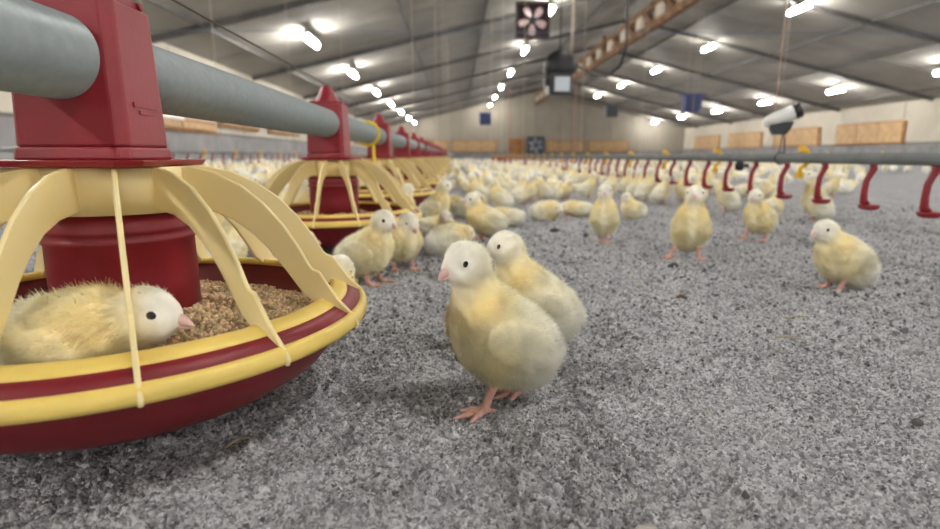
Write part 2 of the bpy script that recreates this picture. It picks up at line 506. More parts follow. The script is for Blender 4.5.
MB().box((0, -.03, .68), (.52, .03, .62)).build('frame', M['brownwood'], r)
for i in range(4): MB().box((-.36 + .24 * i, -.075, .68), (.115, .02, .56)).build('plank', M['brownwood'], r)
MB().tube([(.38, -.10, .62), (.38, -.13, .66), (.38, -.13, .76), (.38, -.10, .80)], .012, 6).build('handle', M['charcoal'], r)

def fan(name, loc, s, n, frame_m, blade_m, label, rz=0, tilt=0, rods=None, depth=.12):
    r = empty(name, loc, rz); tag(r, label, 'fan')
    t = .07 * s
    MB().box((0, 0, s / 2 - t / 2), (s / 2, depth / 2, t / 2)).box((0, 0, -s / 2 + t / 2), (s / 2, depth / 2, t / 2)) \
        .box((-s / 2 + t / 2, 0, 0), (t / 2, depth / 2, s / 2 - t)).box((s / 2 - t / 2, 0, 0), (t / 2, depth / 2, s / 2 - t)).build('frame', frame_m, r)
    MB().box((0, depth / 2 + .004, 0), (s / 2, .004, s / 2)).build('back_panel', frame_m, r)
    MB().tube([(0, -depth * .42, 0), (0, depth * .45, 0)], .09 * s, 14).build('hub', M['charcoal'], r)
    bl = MB(); pts = []
    poly = [(.09, -.03), (.22, -.10), (.38, -.12), (.43, -.02), (.40, .09), (.28, .10), (.14, .05)]
    Mt = Matrix.Rotation(math.radians(24), 4, 'X')
    bl.prism([(u_ * s, v_ * s) for u_, v_ in poly], .006 * s, Mt)
    bm2 = bl.mesh('blade', blade_m)
    for i in range(n): link('blade', bm2, r, (0, -.01, 0), (0, 2 * PI * i / n + .35, 0))
    if rods:
        for sx in (-1, 1): MB().tube([(sx * s * .42, 0, s / 2), (sx * s * .42, 0, rods)], .006, 6).build('hanging_rod', M['cord'], r)
    return r
fan('circulation_fan', (1.17, 9.0, 2.21), .52, 5, M['fan_frame'], M['fan_blade'], 'square dark maroon fan with pale pink blades hanging under the ceiling', rods=ceil_z(1.17) - 2.21)
fan('exhaust_fan', (5.18, Y1 - .10, .86), 1.12, 6, M['fan_box'], M['fan_grey'], 'square slate grey exhaust fan low in the far gable wall', depth=.14)

def heater(loc, s, label, mt, flange=True):
    r = empty('hanging_heater', loc); tag(r, label, 'heater')
    MB().box((0, 0, 0), (.5 * s, .35 * s, .5 * s)).build('case', M[mt], r, bevel=.02)
    if flange: MB().box((0, 0, .52 * s), (.72 * s, .40 * s, .05 * s)).build('hood', M[mt], r)
    for i in range(4): MB().box((0, -.36 * s, -.3 * s + .2 * s * i), (.38 * s, .02 * s, .05 * s)).build('louvre', M['charcoal'], r)
    for sx in (-1, 1): MB().tube([(sx * .35 * s, 0, .5 * s), (sx * .35 * s, 0, ceil_z(loc[0]) - loc[2])], .006, 5).build('hanging_wire', M['cord'], r)
heater((6.23, 15, 1.52), .42, 'navy blue box heater with a wide top hanging before the right ceiling', 'navy')
heater((1.0, 20, 1.45), .42, 'small navy box heater hanging before the far gable left of the ridge', 'navy', False)
heater((5.47, 20, 1.72), .40, 'small charcoal box heater with a white wire hanging near the far gable', 'charcoal', False)

for x in (2.75, 6.25):
    o = MB().tube([(x, 30, 0), (x, 30, ceil_z(x) - .02)], .034, 8).build('steel_post', M['redpost'])
    tag(o, 'thin faded red post standing before the far gable, %s the square fan' % ('left of' if x < 4 else 'right of'), 'post')

# wires across and hanging
o = MB().tube([(XL, 8, 1.83), (0, 8, 1.83), (5.3, 8, 1.84), (XR, 8, 1.83)], .005, 6).build('tie_line', M['blue_cord'])
tag(o, 'thin blue line stretched crosswise under the ceiling', 'line')

# ------------------------------------------------------------------ feed line
FX, FY, FS, NF = -.213, .352, .612, 18
PZ = .2175
RIB_N, RIB_A = 14, math.radians(326.5)
def make_feeder():
    r = empty('pan_feeder', (FX, FY, 0))
    # red pan (bowl with lip)
    prof = [(.0, .021), (.088, .020), (.103, .023), (.121, .034), (.134, .050), (.1405, .063), (.1455, .0670), (.1465, .0690), (.1350, .0750), (.1330, .0740),
            (.1345, .060), (.130, .052), (.118, .038), (.102, .027), (.088, .025), (.0, .026)]
    pan = MB().lathe(prof, 96).build('pan', M['red_dark'], r)
    MB().lathe([(.1462, .0600), (.1500, .0600), (.1512, .0625), (.1506, .0675), (.1478, .0695), (.1462, .0690)], 96, True).build('outer_ring', M['yellow_ring'], r)
    MB().lathe([(.1375, .0738), (.1380, .0756), (.1355, .0775), (.1300, .0796), (.1272, .0792), (.1262, .0770), (.1285, .0740)], 96, True).build('inner_ring', M['yellow_ring'], r, (0, 0, -.0018))
    # ribs
    up = [(.038, .1585), (.052, .1585), (.066, .1555), (.082, .1480), (.096, .1370), (.108, .1235), (.117, .1100), (.1232, .0985), (.1250, .0965), (.1292, .0950), (.1330, .0890), (.1400, .0785), (.1500, .0680), (.1528, .0620), (.1515, .0590)]
    lo = [(.1480, .0605), (.1330, .0720), (.1255, .0750), (.1180, .0810), (.1080, .0950), (.0980, .1080), (.0880, .1180), (.0760, .1265), (.0620, .1320), (.0480, .1340), (.038, .1340)]
    rm = MB().prism(up + lo, .0013).mesh('rib', M['yellow'])
    mm = None
    for i in range(RIB_N):
        a = RIB_A + 2 * PI * i / RIB_N
        o = link('rib', rm, r, (0, 0, 0), (0, 0, a))
        b = o.modifiers.new('bevel', 'BEVEL'); b.width = .0007; b.segments = 1; b.limit_method = 'ANGLE'
    MB().lathe([(.0425, .1320), (.0445, .1320), (.0455, .1585), (.0410, .1590), (.0405, .1340)], 64, True).build('collar', M['yellow'], r)
    # feed tube with screw lips
    MB().lathe([(.034, .158), (.034, .134), (.0405, .129), (.0425, .1225), (.0425, .1205), (.0405, .1190), (.0425, .1170), (.0430, .1150), (.0412, .1130), (.0415, .090), (.0408, .0440), (.0390, .0440), (.0390, .11)], 64).build('feed_tube', M['red_dark'], r)
    # flange plate, hood and cap
    MB().frustum((0, -.004), (.040, .046), (.042, .048), .1590, .1628, .010).build('flange', M['red'], r, bevel=.0010)
    hood = MB()
    hood.frustum((0, -.014), (.0325, .0275), (.0318, .0262), .1628, .1700, .005)
    hood.frustum((0, -.014), (.0312, .0255), (.0290, .0225), .1700, .2480, .005)
    h = hood.build('hood', M['red'], r, bevel=.0014)
    MB().frustum((0, -.014), (.0268, .0205), (.0262, .0200), .2480, .2530, .005).build('cap_ledge', M['red'], r, bevel=.0010)
    MB().lathe([(.0, .2780), (.0065, .2780), (.0085, .2755), (.0205, .2530)], 20, c=(0, -.014, 0)).build('cap', M['red'], r)
    MB().box((.0303, -.014, .1935), (.0010, .0120, .0014)).box((.0306, -.013, .1895), (.0009, .0080, .0010)).build('embossed_mark', M['red'], h)
    for s in (-1, 1):
        MB().tube([(.0255, -.014 + s * .012, .2505), (.0285, -.014 + s * .012, .2505)], .0022, 8).build('latch_pin', M['red_dark'], r)
    return r
f0 = make_feeder()
ordn = ['nearest', 'second', 'third', 'fourth', 'fifth', 'sixth', 'seventh', 'eighth', 'ninth', 'tenth', 'eleventh', 'twelfth', 'thirteenth', 'fourteenth', 'fifteenth', 'sixteenth', 'seventeenth', 'last']
FEEDERS = []
for i in range(NF):
    o = f0 if i == 0 else copy_tree(f0)
    o.location = (FX, FY + FS * i, 0)
    if i: o.rotation_euler = (0, 0, math.radians(-8 + (i * 37) % 17))
    if i == 0: lb = 'nearest red and yellow pan feeder, large in the left foreground'
    else: lb = 'red and yellow pan feeder, %s along the row from the viewer' % ordn[i]
    tag(o, lb, 'feeder', 'pan feeders hanging along the feed pipe')
    FEEDERS.append((FX, FY + FS * i))

pp = MB().tube([(FX, -3, PZ), (FX, 34, PZ)], .0225, 40)
o = pp.build('feed_pipe', M['galv']); tag(o, 'thick grey galvanised feed pipe running through the red hoods', 'pipe')
path = []
o = MB().tube([(FX, -3 + .25 * i, .2795 + .0006 * math.sin(i)) for i in range(150)], .0009, 6).build('anti_roost_wire', M['wire'])
tag(o, 'thin dark wire stretched above the feed pipe', 'wire')
# yellow strap around the pipe between second and third feeder
st = MB()
cy_ = 1.36
st.tube([(FX + .026 * math.cos(a), cy_ + .01 * math.sin(a * .5), PZ + .027 * math.sin(a)) for a in np.linspace(-PI * .9, PI * .72, 24)], .0035, 8)
st.tube([(FX + .012, cy_, PZ - .026), (FX + .012, cy_ + .004, .15), (FX + .014, cy_, .09)], .0035, 8)
o = st.build('yellow_strap', M['strap']); tag(o, 'bright yellow strap looped round the feed pipe behind the second feeder', 'strap')
# suspension wires of the feed pipe
for q_, y in enumerate((2.8, 5.9, 9.0, 12.1, 15.2)):
    o = MB().tube([(FX, y, PZ + .02), (FX, y, ceil_z(FX) - .02)], .0016 + .0002 * y, 5).build('suspension_wire', M['cord'])
    tag(o, 'thin pale wire hanging from the ceiling to the feed pipe, %s from the viewer' % ordn[q_], 'wire', 'suspension wires of the feed pipe')

# feed inside the pans
def feed_mesh(n_p, seed, fine=True):
    g = np.random.default_rng(seed)
    nr, na = 26, 90
    rr = np.linspace(.0405, .1275, nr); aa = np.arange(na) / na * 2 * PI
    R, A = np.meshgrid(rr, aa, indexing='ij')
    def hz(R, A):
        x, y = R * np.cos(A), R * np.sin(A)
        return .0690 - .19 * (R - .041) + .006 * (vnoise(x * 60 + 9, y * 60 + 5, seed) - .5) + .003 * (vnoise(x * 25, y * 25, seed + 3) - .5) - .006 * np.clip((R - .118) / .010, 0, 1)
    Z = hz(R, A)
    V = np.stack([R * np.cos(A), R * np.sin(A), Z], -1).reshape(-1, 3)
    ii = np.arange(nr * na).reshape(nr, na); jj = np.roll(ii, -1, 1)
    Fq = np.stack([ii[:-1], ii[1:], jj[1:], jj[:-1]], -1).reshape(-1, 4)
    F = np.concatenate([Fq[:, [0, 1, 2]], Fq[:, [0, 2, 3]]])
    col = np.tile(np.array([lin(160), lin(130), lin(98)]), (len(V), 1))
    # crumbs: squashed octahedra
    oc = np.array([(1, 0, 0), (-1, 0, 0), (0, 1, 0), (0, -1, 0), (0, 0, 1), (0, 0, -1)], float)
    of = np.array([(0, 2, 4), (2, 1, 4), (1, 3, 4), (3, 0, 4), (2, 0, 5), (1, 2, 5), (3, 1, 5), (0, 3, 5)])
    r = np.sqrt(g.uniform((.042) ** 2, .126 ** 2, n_p)); a = g.uniform(0, 2 * PI, n_p)
    s = g.uniform(.0012, .0023, n_p)
    B = oc[None] * (s[:, None] * g.uniform(.75, 1.35, (n_p, 3)))[:, None, :]
    B += g.normal(0, .0003, B.shape)
    q = g.normal(size=(n_p, 3, 3)); q, _ = np.linalg.qr(q)
    B = np.einsum('nij,nkj->nki', q, B)
    B[..., 0] += (r * np.cos(a))[:, None]; B[..., 1] += (r * np.sin(a))[:, None]; B[..., 2] += (hz(r, a) + g.uniform(-.0003, .0016, n_p))[:, None]
    base = np.array([lin(216), lin(188), lin(150)])
    cc = base[None] * g.uniform(.6, 1.15, (n_p, 1)) * g.uniform(.94, 1.06, (n_p, 3))
    V = np.concatenate([V, B.reshape(-1, 3)]); F = np.concatenate([F, (of[None] + (np.arange(n_p) * 6)[:, None, None] + nr * na).reshape(-1, 3)])
    col = np.concatenate([col, np.repeat(cc, 6, 0)])
    return np_mesh('feed_crumbs', V, F, M['feed'], True, np.clip(col, 0, 1))
fm = feed_mesh(9000, 3)
o = link('feed_crumbs', fm, None, (FX, FY, 0)); tag(o, 'tan crumbled feed heaped in the nearest red pan', 'feed', kind='stuff')
fm2 = feed_mesh(1600, 8)
for i in range(1, 4):
    o = link('feed_crumbs', fm2, None, (FX, FY + FS * i, 0)); tag(o, 'tan crumbled feed in the pan of the %s feeder' % ordn[i], 'feed', kind='stuff')

# ------------------------------------------------------------------ drinker lines
def cup_mesh():
    m = MB()
    m.tube([(.004, 0, -.006), (.006, 0, -.018), (.001, 0, -.028), (-.004, 0, -.040), (-.005, 0, -.060), (-.004, 0, -.076), (.0, 0, -.083)], [.0070, .0062, .0054, .0054, .0056, .0066, .008], 10)
    return m.mesh('drinker_arm', M['red'])
def saucer_mesh():
    m = MB()
    m.lathe([(0, -.0925), (.011, -.0925), (.016, -.0895), (.0180, -.0835), (.0170, -.0830), (.014, -.0870), (0, -.0880)], 20, c=(.006, 0, 0))
    return m.mesh('drip_cup', M['red'])
def bracket_mesh():
    m = MB()
    m.tube([(-.012 + 0, 0, .020), (.004, 0, .016), (.012, 0, .004), (.012, 0, -.008), (.002, 0, -.016), (-.006, 0, -.022), (-.006, 0, -.036)], .0046, 8)
    m.box((-.006, 0, .020), (.006, .005, .006)).box((-.006, 0, -.036), (.006, .006, .006))
    return m.mesh('bracket', M['clip'])
cm, sm, bm3 = cup_mesh(), saucer_mesh(), bracket_mesh()
def drinker(x, z, ya, yb, yc0, n, step, label, nb0=0, cups=True):
    r = empty('drinker_line', (x, ya, z)); tag(r, label, 'drinker line', 'drinker lines')
    MB().tube([(0, 0, 0), (0, yb - ya, 0)], .0105, 14).build('water_pipe', M['pipe_grey'], r)
    for i in range(n):
        y = yc0 + step * i - ya
        if cups:
            a = link('drinker_arm', cm, r, (0, y, 0), (0, 0, random.uniform(-.2, .2)))
            link('drip_cup', sm, a)
        if i % 3 == nb0: link('bracket', bm3, r, (0, y + .065, 0))
    return r
DX = .752
drinker(DX, .1600, -1.5, 30, .865, 84, .1335, 'grey drinker pipe with red drip cups and yellow brackets on the right', nb0=2)
drinker(-1.9, .19, -1.5, 30, 3.0, 60, .2, 'far left drinker pipe with red cups behind the feeder row')
drinker(4.6, .19, -1.5, 30, 5.0, 60, .3, 'far right drinker pipe with red cups beyond the first drinker pipe')
o = MB().lathe([(0, -.034), (.008, -.033), (.012, -.026), (.012, -.014), (.008, -.010), (.006, -.002)], 14, c=(DX, 1.47, .1600)).box((DX + .012, 1.47, .1400), (.008, .008, .006)).build('pipe_plug', M['black'])
tag(o, 'small black plug hanging under the right drinker pipe', 'plug')
# hook stand carrying the bullet camera, and the rope
hk = empty('rope_hook', (DX, 1.285, .1600)); tag(hk, 'dark wire hook standing on the right drinker pipe', 'hook')
MB().tube([(-.004, 0, -.014), (-.004, 0, .02), (-.003, 0, .045), (0, 0, .062)], .0013, 6).build('wire_leg', M['charcoal'], hk)
MB().tube([(.007, 0, -.012), (.007, 0, .02), (.004, 0, .045), (0, 0, .062)], .0013, 6).build('wire_leg', M['charcoal'], hk)
MB().tube([(-.0135 * math.cos(a), 0, .0135 * math.sin(a)) for a in np.linspace(0, 2 * PI, 14)], .0016, 6).build('hook_loop', M['charcoal'], hk)
bc = empty('bullet_camera', (.722, 1.25, .228)); bc.rotation_euler = (0, 0, math.radians(-18)); tag(bc, 'white bullet camera with dark lens end hanging over the right drinker pipe', 'camera')
Rx = Matrix.Rotation(PI / 2, 4, 'Y') @ Matrix.Identity(4)
bodyc = MB().lathe([(0, -.036), (.006, -.0355), (.0105, -.032), (.0135, -.024), (.0155, -.01), (.0165, .012), (.0165, .030), (.0150, .0315)], 28)
bo = bodyc.build('camera_body', M['white'], bc, (0, 0, .022), (0, math.radians(68), 0))
MB().lathe([(.0170, .026), (.0172, .040), (.0150, .042), (.0140, .034), (0, .033)], 28).build('lens_ring', M['black'], bc, (0, 0, .022), (0, math.radians(68), 0))
MB().prism([(-.022, .010), (.026, .012), (.020, -.006), (.012, -.016), (-.014, -.016), (-.020, -.004)], .011).build('camera_bracket', M['charcoal'], bc, bevel=.002)
o = MB().tube([(.715, 1.26, .262), (.714, 1.26, .30), (.716, 1.262, .8), (.716, 1.262, ceil_z(.72) - .05)], .0013, 6).build('hanging_rope', M['rope'])
tag(o, 'thin pinkish rope hanging from the ceiling to the bullet camera', 'rope')
for q_, y in enumerate((3.4, 6.4, 9.4, 12.4)):
    o = MB().tube([(DX, y, .18), (DX, y, ceil_z(DX) - .02)], .0012 + .0003 * y, 5).build('suspension_wire', M['cord'])
    tag(o, 'thin pale wire hanging from the ceiling to the right drinker pipe, %s from the viewer' % ordn[q_], 'wire', 'suspension wires of the right drinker pipe')
for q_, y in enumerate((3.6, 4.6, 6.6, 9.6)):
    o = MB().tube([(-1.9, y, .2), (-1.9, y, ceil_z(-1.9) - .02)], .003, 5).build('suspension_wire', M['cord'])
    tag(o, 'thin pale wire hanging from the ceiling to the left drinker pipe, %s from the viewer' % ordn[q_], 'wire', 'suspension wires of the left drinker pipe')
for q_, y in enumerate((8.0, 11.0, 14.0)):
    o = MB().tube([(4.6, y, .2), (4.6, y, ceil_z(4.6) - .02)], .004, 5).build('suspension_wire', M['cord'])
    tag(o, 'thin pale wire hanging from the ceiling to the far drinker pipe, %s from the viewer' % ordn[q_], 'wire', 'suspension wires of the far right drinker pipe')

# black hanging motor unit with grey face plate
hm = empty('hanging_motor', (.895, 5.0, .675)); tag(hm, 'black round motor over a box with light grey plate, hanging from the ceiling', 'motor')
MB().lathe([(0, -.09), (.115, -.088), (.134, -.06), (.138, 0), (.134, .05), (.10, .075), (0, .08)], 32).build('drum', M['black'], hm, (0, 0, .25), (PI / 2, 0, 0))
MB().lathe([(.03, -.098), (.07, -.096), (.072, -.086), (.028, -.086)], 24, True).build('drum_rim', M['charcoal'], hm, (0, 0, .25), (PI / 2, 0, 0))
MB().lathe([(0, -.104), (.024, -.100), (.028, -.086)], 16).build('drum_badge', M['navy'], hm, (0, 0, .25), (PI / 2, 0, 0))
MB().box((0, 0, .10), (.10, .09, .09)).box((0, 0, .175), (.05, .05, .03)).build('motor_box', M['black'], hm, bevel=.01)
MB().box((.01, -.098, .095), (.065, .008, .06)).build('face_plate', M['screen'], hm, bevel=.004)
MB().box((-.115, -.02, .12), (.018, .04, .035)).build('side_knob', M['black'], hm)
MB().box((0, 0, .385), (.02, .02, .02)).build('lug', M['charcoal'], hm)
MB().tube([(0, 0, .40), (0, 0, ceil_z(.9) - .80)], .006, 6).build('hanging_wire', M['charcoal'], hm)
MB().tube([(.10, .02, .30), (.105, .02, .6), (.105, .02, ceil_z(.9) - .80)], .012, 8).build('hanging_rod', M['cord'], hm)
o = MB().tube([(.90 + .135, 4.97, .93), (1.10, 4.97, .90), (1.18, 4.97, .86), (1.30, 4.97, .84), (1.41, 4.97, .92), (1.46, 4.97, 1.08), (1.45, 4.97, 1.4), (1.43, 4.97, 2.0), (1.43, 4.97, ceil_z(1.43) - .02)], .010, 8)
sp = o.build('power_cable', M['black']); tag(sp, 'black cable looping from the hanging motor up to the ceiling', 'cable')

# ------------------------------------------------------------------ chicks
def surface_nets(Fv, org, h):
    nx, ny, nz = Fv.shape
    S = Fv < 0
    c = np.zeros((nx - 1, ny - 1, nz - 1), np.int8)
    for dx in (0, 1):
        for dy in (0, 1):
            for dz in (0, 1): c += S[dx:nx - 1 + dx, dy:ny - 1 + dy, dz:nz - 1 + dz]
    act = (c > 0) & (c < 8)
    ids = np.full(act.shape, -1, np.int64); I = np.argwhere(act); ids[act] = np.arange(len(I))
    acc = np.zeros((len(I), 3)); cnt = np.zeros(len(I))
    cor = [(a, b, d) for a in (0, 1) for b in (0, 1) for d in (0, 1)]
    for p in cor:
        for ax in range(3):
            if p[ax] == 1: continue
            q = list(p); q[ax] = 1
            f0_ = Fv[I[:, 0] + p[0], I[:, 1] + p[1], I[:, 2] + p[2]]; f1_ = Fv[I[:, 0] + q[0], I[:, 1] + q[1], I[:, 2] + q[2]]
            m = (f0_ < 0) != (f1_ < 0)
            t = np.where(m, f0_ / np.where(m, f0_ - f1_, 1), 0)
            P = np.tile(np.array(p, float), (len(I), 1)); P[:, ax] += t
            acc += P * m[:, None]; cnt += m
    V = (I + acc / cnt[:, None]) * h + org
    quads = []
    for ax in range(3):
        a, b = [(1, 2), (2, 0), (0, 1)][ax]
        sl0 = [slice(None)] * 3; sl1 = [slice(None)] * 3
        sl0[ax] = slice(0, -1); sl1[ax] = slice(1, None)
        s0, s1 = S[tuple(sl0)], S[tuple(sl1)]
        E = np.argwhere(s0 != s1)
        E = E[(E[:, a] > 0) & (E[:, b] > 0) & (E[:, a] < S.shape[a] - 1) & (E[:, b] < S.shape[b] - 1)]
        inside0 = S[E[:, 0], E[:, 1], E[:, 2]]
        ea = np.zeros(3, int); ea[a] = 1; eb = np.zeros(3, int); eb[b] = 1
        g = lambda X: ids[X[:, 0], X[:, 1], X[:, 2]]
        q = np.stack([g(E - ea - eb), g(E - eb), g(E), g(E - ea)], -1)
        q[~inside0] = q[~inside0][:, ::-1]
        quads.append(q)
    return V, np.concatenate(quads)

def rot(yaw=0, pitch=0, roll=0):
    y, p, r = map(math.radians, (yaw, pitch, roll))
    Rz = np.array([[math.cos(y), -math.sin(y), 0], [math.sin(y), math.cos(y), 0], [0, 0, 1]])
    Ry = np.array([[math.cos(p), 0, -math.sin(p)], [0, 1, 0], [math.sin(p), 0, math.cos(p)]])   # +pitch lifts +x
    Rx_ = np.array([[1, 0, 0], [0, math.cos(r), -math.sin(r)], [0, math.sin(r), math.cos(r)]])
    return Rz @ Ry @ Rx_

WHITE = np.array([lin(251), lin(250), lin(243)])
CREAM = np.array([lin(251), lin(247), lin(230)])
YEL = np.array([lin(250), lin(239), lin(188)])
DEEP = np.array([lin(250), lin(222), lin(138)])
PINK = np.array([lin(212), lin(166), lin(152)])
BEAK = np.array([lin(232), lin(196), lin(186)])

BASE = dict(wid=1.0, bc=(0, 47), bp=26, flat=1.0, head=(26, 0, 97), hyaw=0, hp=-4, nb=(16, 0, 66), legs='stand', wing=0, tint=0.0, beakcol=BEAK,
            lf=(7, 13, 21, 14, 13), rf=(3, -13, 21, 8, -13), ltoe=0, rtoe=0, llift=0, rlift=0)

def chick_prims(P):
    R0 = rot(0, P['bp']); bx, bz = P['bc']
    T = lambda q: R0 @ np.array(q, float) + np.array([bx, 0, bz])
    fl = P['flat']; y_ = P['tint']
    mix = lambda a, b, t: a * (1 - t) + b * t
    cr = mix(CREAM, YEL, y_)
    pr = []   # (kind, data, k, colour, class)  class 0 body 1 head 2 wing 3 leg
    wv = lambda cl: np.array((1, P['wid'] if cl in (0, 2) else 1, 1), float)
    E = lambda c, r, Rm, k, col, cl: pr.append(('e', (np.array(c, float) * wv(cl), np.array(r, float) * wv(cl), Rm), k, col, cl))
    K = lambda a, b, ra, rb, k, col, cl: pr.append(('c', (np.array(a, float), np.array(b, float), ra, rb), k, col, cl))
    E(T((-4, 0, -1)), (33, 26.5, 26 * fl), R0, 0, cr, 0)
    E(T((14, 0, 2)), (18, 20.5, 21 * fl), R0, 13, mix(CREAM, YEL, .50 + .35 * y_), 0)
    E(T((-23, 0, -6 * fl)), (19, 22, 22 * fl), R0, 11, mix(WHITE, CREAM, .35 + y_ * .5), 0)
    E(T((-1, 0, -13 * fl)), (25, 21, 16 * fl), R0, 10, mix(CREAM, YEL, .45 + .4 * y_), 0)
    E(T((-36, 0, 3)), (9, 9, 7), R0, 9, WHITE, 0)
    hd = np.array(P['head'], float); nb = np.array(P['nb'], float); Rh = rot(P['hyaw'], P['hp'])
    nk = hd + Rh @ np.array((-3, 0, -4.5))
    K(nb, nk, 16.0, 11.3, 15, mix(CREAM, YEL, .55 + .4 * y_), 1)
    E(hd, (13.8, 12.0, 12.5), Rh, 9, mix(WHITE, CREAM, .45 + y_ * .55), 1)
    for s in (-1, 1):
        E(hd + Rh @ np.array((4.0, s * 4.8, -5.0)), (7.4, 6.2, 6.2), Rh, 5, mix(WHITE, CREAM, .3), 1)
    E(hd + Rh @ np.array((9.4, 0, -2.4)), (5.6, 4.9, 4.9), Rh, 5, mix(WHITE, BEAK, .25), 1)
    w = P['wing']
    for s in (-1, 1):
        Rw = rot(s * 7, P['bp'] - 24 - w, 0)
        E(T((0, s * (23.6 + w * .15), 3 * fl)), (20, 5.5, 12.0 * fl), Rw, 3.4, mix(CREAM, YEL, .12 + .5 * y_), 2)
        E(T((-18, s * (22.8 + w * .2), -6 * fl)), (11, 4.2, 6 * fl), Rw, 4, mix(WHITE, CREAM, .5), 2)
    if P['legs'] == 'stand':
        for nm, s in (('lf', 1), ('rf', -1)):
            hx, hy, hz, ax, ay = P[nm]
            lift = P[nm[0] + 'lift']; ty = P[nm[0] + 'toe']
            hip = T((2, s * 14.0, -10)); hock = np.array((hx, hy, hz + lift * .6)); ank = np.array((ax, ay, 3.6 + lift))
            K(hip, hock + np.array((0, 0, 3.)), 14.0, 6.0, 5, mix(CREAM, YEL, .5 + .4 * y_), 0)
            K(hock, ank, 3.3, 2.7, 2.0, PINK, 3)
            curl = -min(lift, 6) * .9
            for da, ln in ((-34, 15.5), (0, 20), (34, 15.5)):
                aa = math.radians(ty + da); d = np.array((math.cos(aa), math.sin(aa), 0))
                mid = ank + d * ln * .5 + np.array((0, 0, -.8)); tip = ank + d * ln + np.array((0, 0, -2.2 + curl))
                K(ank, mid, 2.5, 2.1, 1.2, PINK, 3); K(mid, tip, 2.1, 1.05, .8, PINK * .97, 3)
            aa = math.radians(ty + 180); d = np.array((math.cos(aa), math.sin(aa), 0))
            K(ank, ank + d * 8.5 + np.array((0, 0, -2.)), 2.2, 1.0, 1.0, PINK, 3)
    elif P['legs'] == 'toes':
        for s in (-1, 1):
            for da, ln in ((-28, 11), (0, 14), (28, 11)):
                aa = math.radians(da); d = np.array((math.cos(aa), math.sin(aa), 0)); a0 = np.array((20, s * 13, 3.))
                K(a0, a0 + d * ln + np.array((0, 0, -1.)), 2.3, 1.1, 1.0, PINK, 3)
    return pr, hd, Rh

def pdist(kind, data, p):
    if kind == 'e':
        c, r, Rm = data
        q = (p - c) @ Rm
        k0 = np.sqrt(((q / r) ** 2).sum(-1)); k1 = np.sqrt(((q / (r * r)) ** 2).sum(-1))
        return k0 * (k0 - 1) / np.maximum(k1, 1e-6)
    a, b, ra, rb = data
    ab = b - a; t = np.clip(((p - a) @ ab) / (ab @ ab), 0, 1)
    return np.sqrt(((p - a - t[..., None] * ab) ** 2).sum(-1)) - (ra + (rb - ra) * t)

def chick_geo(P, vox):
    pr, hd, Rh = chick_prims(P)
    lo = np.array([1e9] * 3); hi = -lo
    for k, d, *_ in pr:
        if k == 'e': r = d[1].max(); lo = np.minimum(lo, d[0] - r); hi = np.maximum(hi, d[0] + r)
        else:
            for q, r in ((d[0], d[2]), (d[1], d[3])): lo = np.minimum(lo, q - r); hi = np.maximum(hi, q + r)
    lo[2] = max(lo[2], -1.0); lo -= 2 * vox; hi += 2 * vox
    n = np.ceil((hi - lo) / vox).astype(int) + 1
    ax = [lo[i] + np.arange(n[i]) * vox for i in range(3)]
    G = np.stack(np.meshgrid(*ax, indexing='ij'), -1).astype(np.float32).reshape(-1, 3).astype(float)
    F = None
    for k, d, sm_, col, cl in pr:
        di = pdist(k, d, G)
        if F is None: F = di
        elif sm_ <= 0: F = np.minimum(F, di)
        else:
            h = np.clip(.5 + .5 * (F - di) / sm_, 0, 1)
            F = F * (1 - h) + di * h - sm_ * h * (1 - h)
    # fluffy unevenness
    F = F + .5 * (np.sin(G[:, 0] * .35 + 1.3 * np.sin(G[:, 2] * .23)) * np.sin(G[:, 1] * .41 + G[:, 2] * .3)) * (G[:, 2] > 16)
    V, Q = surface_nets(F.reshape(n), lo, vox)
    # colour from nearest primitives
    W = np.zeros(len(V)); Cc = np.zeros((len(V), 3)); dl = np.full(len(V), 1e9); db = np.full(len(V), 1e9); dh = np.full(len(V), 1e9)
    for k, d, sm_, col, cl in pr:
        di = pdist(k, d, V)
        if cl == 3: dl = np.minimum(dl, di); continue
        db = np.minimum(db, di)
        if cl == 1: dh = np.minimum(dh, di)
        w = np.exp(-np.clip(di, -8, 30) / 3.6); W += w; Cc += w[:, None] * col
    Cc /= W[:, None]
    leg = dl < db - .3
    g = np.random.default_rng(len(V))
    Cc[leg] = PINK * (1 + .08 * g.normal(size=(leg.sum(), 1)))
    # yellow flush patches
    if True:
        def patch(c, r, col, amt):
            nonlocal Cc
            w = (amt * np.exp(-((V - np.array(c)) ** 2).sum(-1) / r ** 2))[:, None] * (~leg)[:, None]
            Cc = Cc * (1 - w) + col * w
        t = P['tint']; nb = np.array(P['nb'], float)
        patch(nb + (2, 13, 6), 16, DEEP, .55 + .25 * t); patch(nb + (2, -13, 6), 16, DEEP, .55 + .25 * t)
        patch(nb + (10, 0, -12), 18, DEEP, .25 + .2 * t)
        patch((10, 24, 40), 14, DEEP, .25 + .3 * t); patch((10, -24, 40), 14, DEEP, .25 + .3 * t)
    return V, Q, np.clip(Cc, 0, 1), leg, dh < 3, hd, Rh

def vnormals(V, Q):
    n = np.cross(V[Q[:, 2]] - V[Q[:, 0]], V[Q[:, 3]] - V[Q[:, 1]])
    N = np.zeros_like(V)
    for i in range(4): np.add.at(N, Q[:, i], n)
    return N / np.maximum(np.linalg.norm(N, axis=1, keepdims=True), 1e-9)

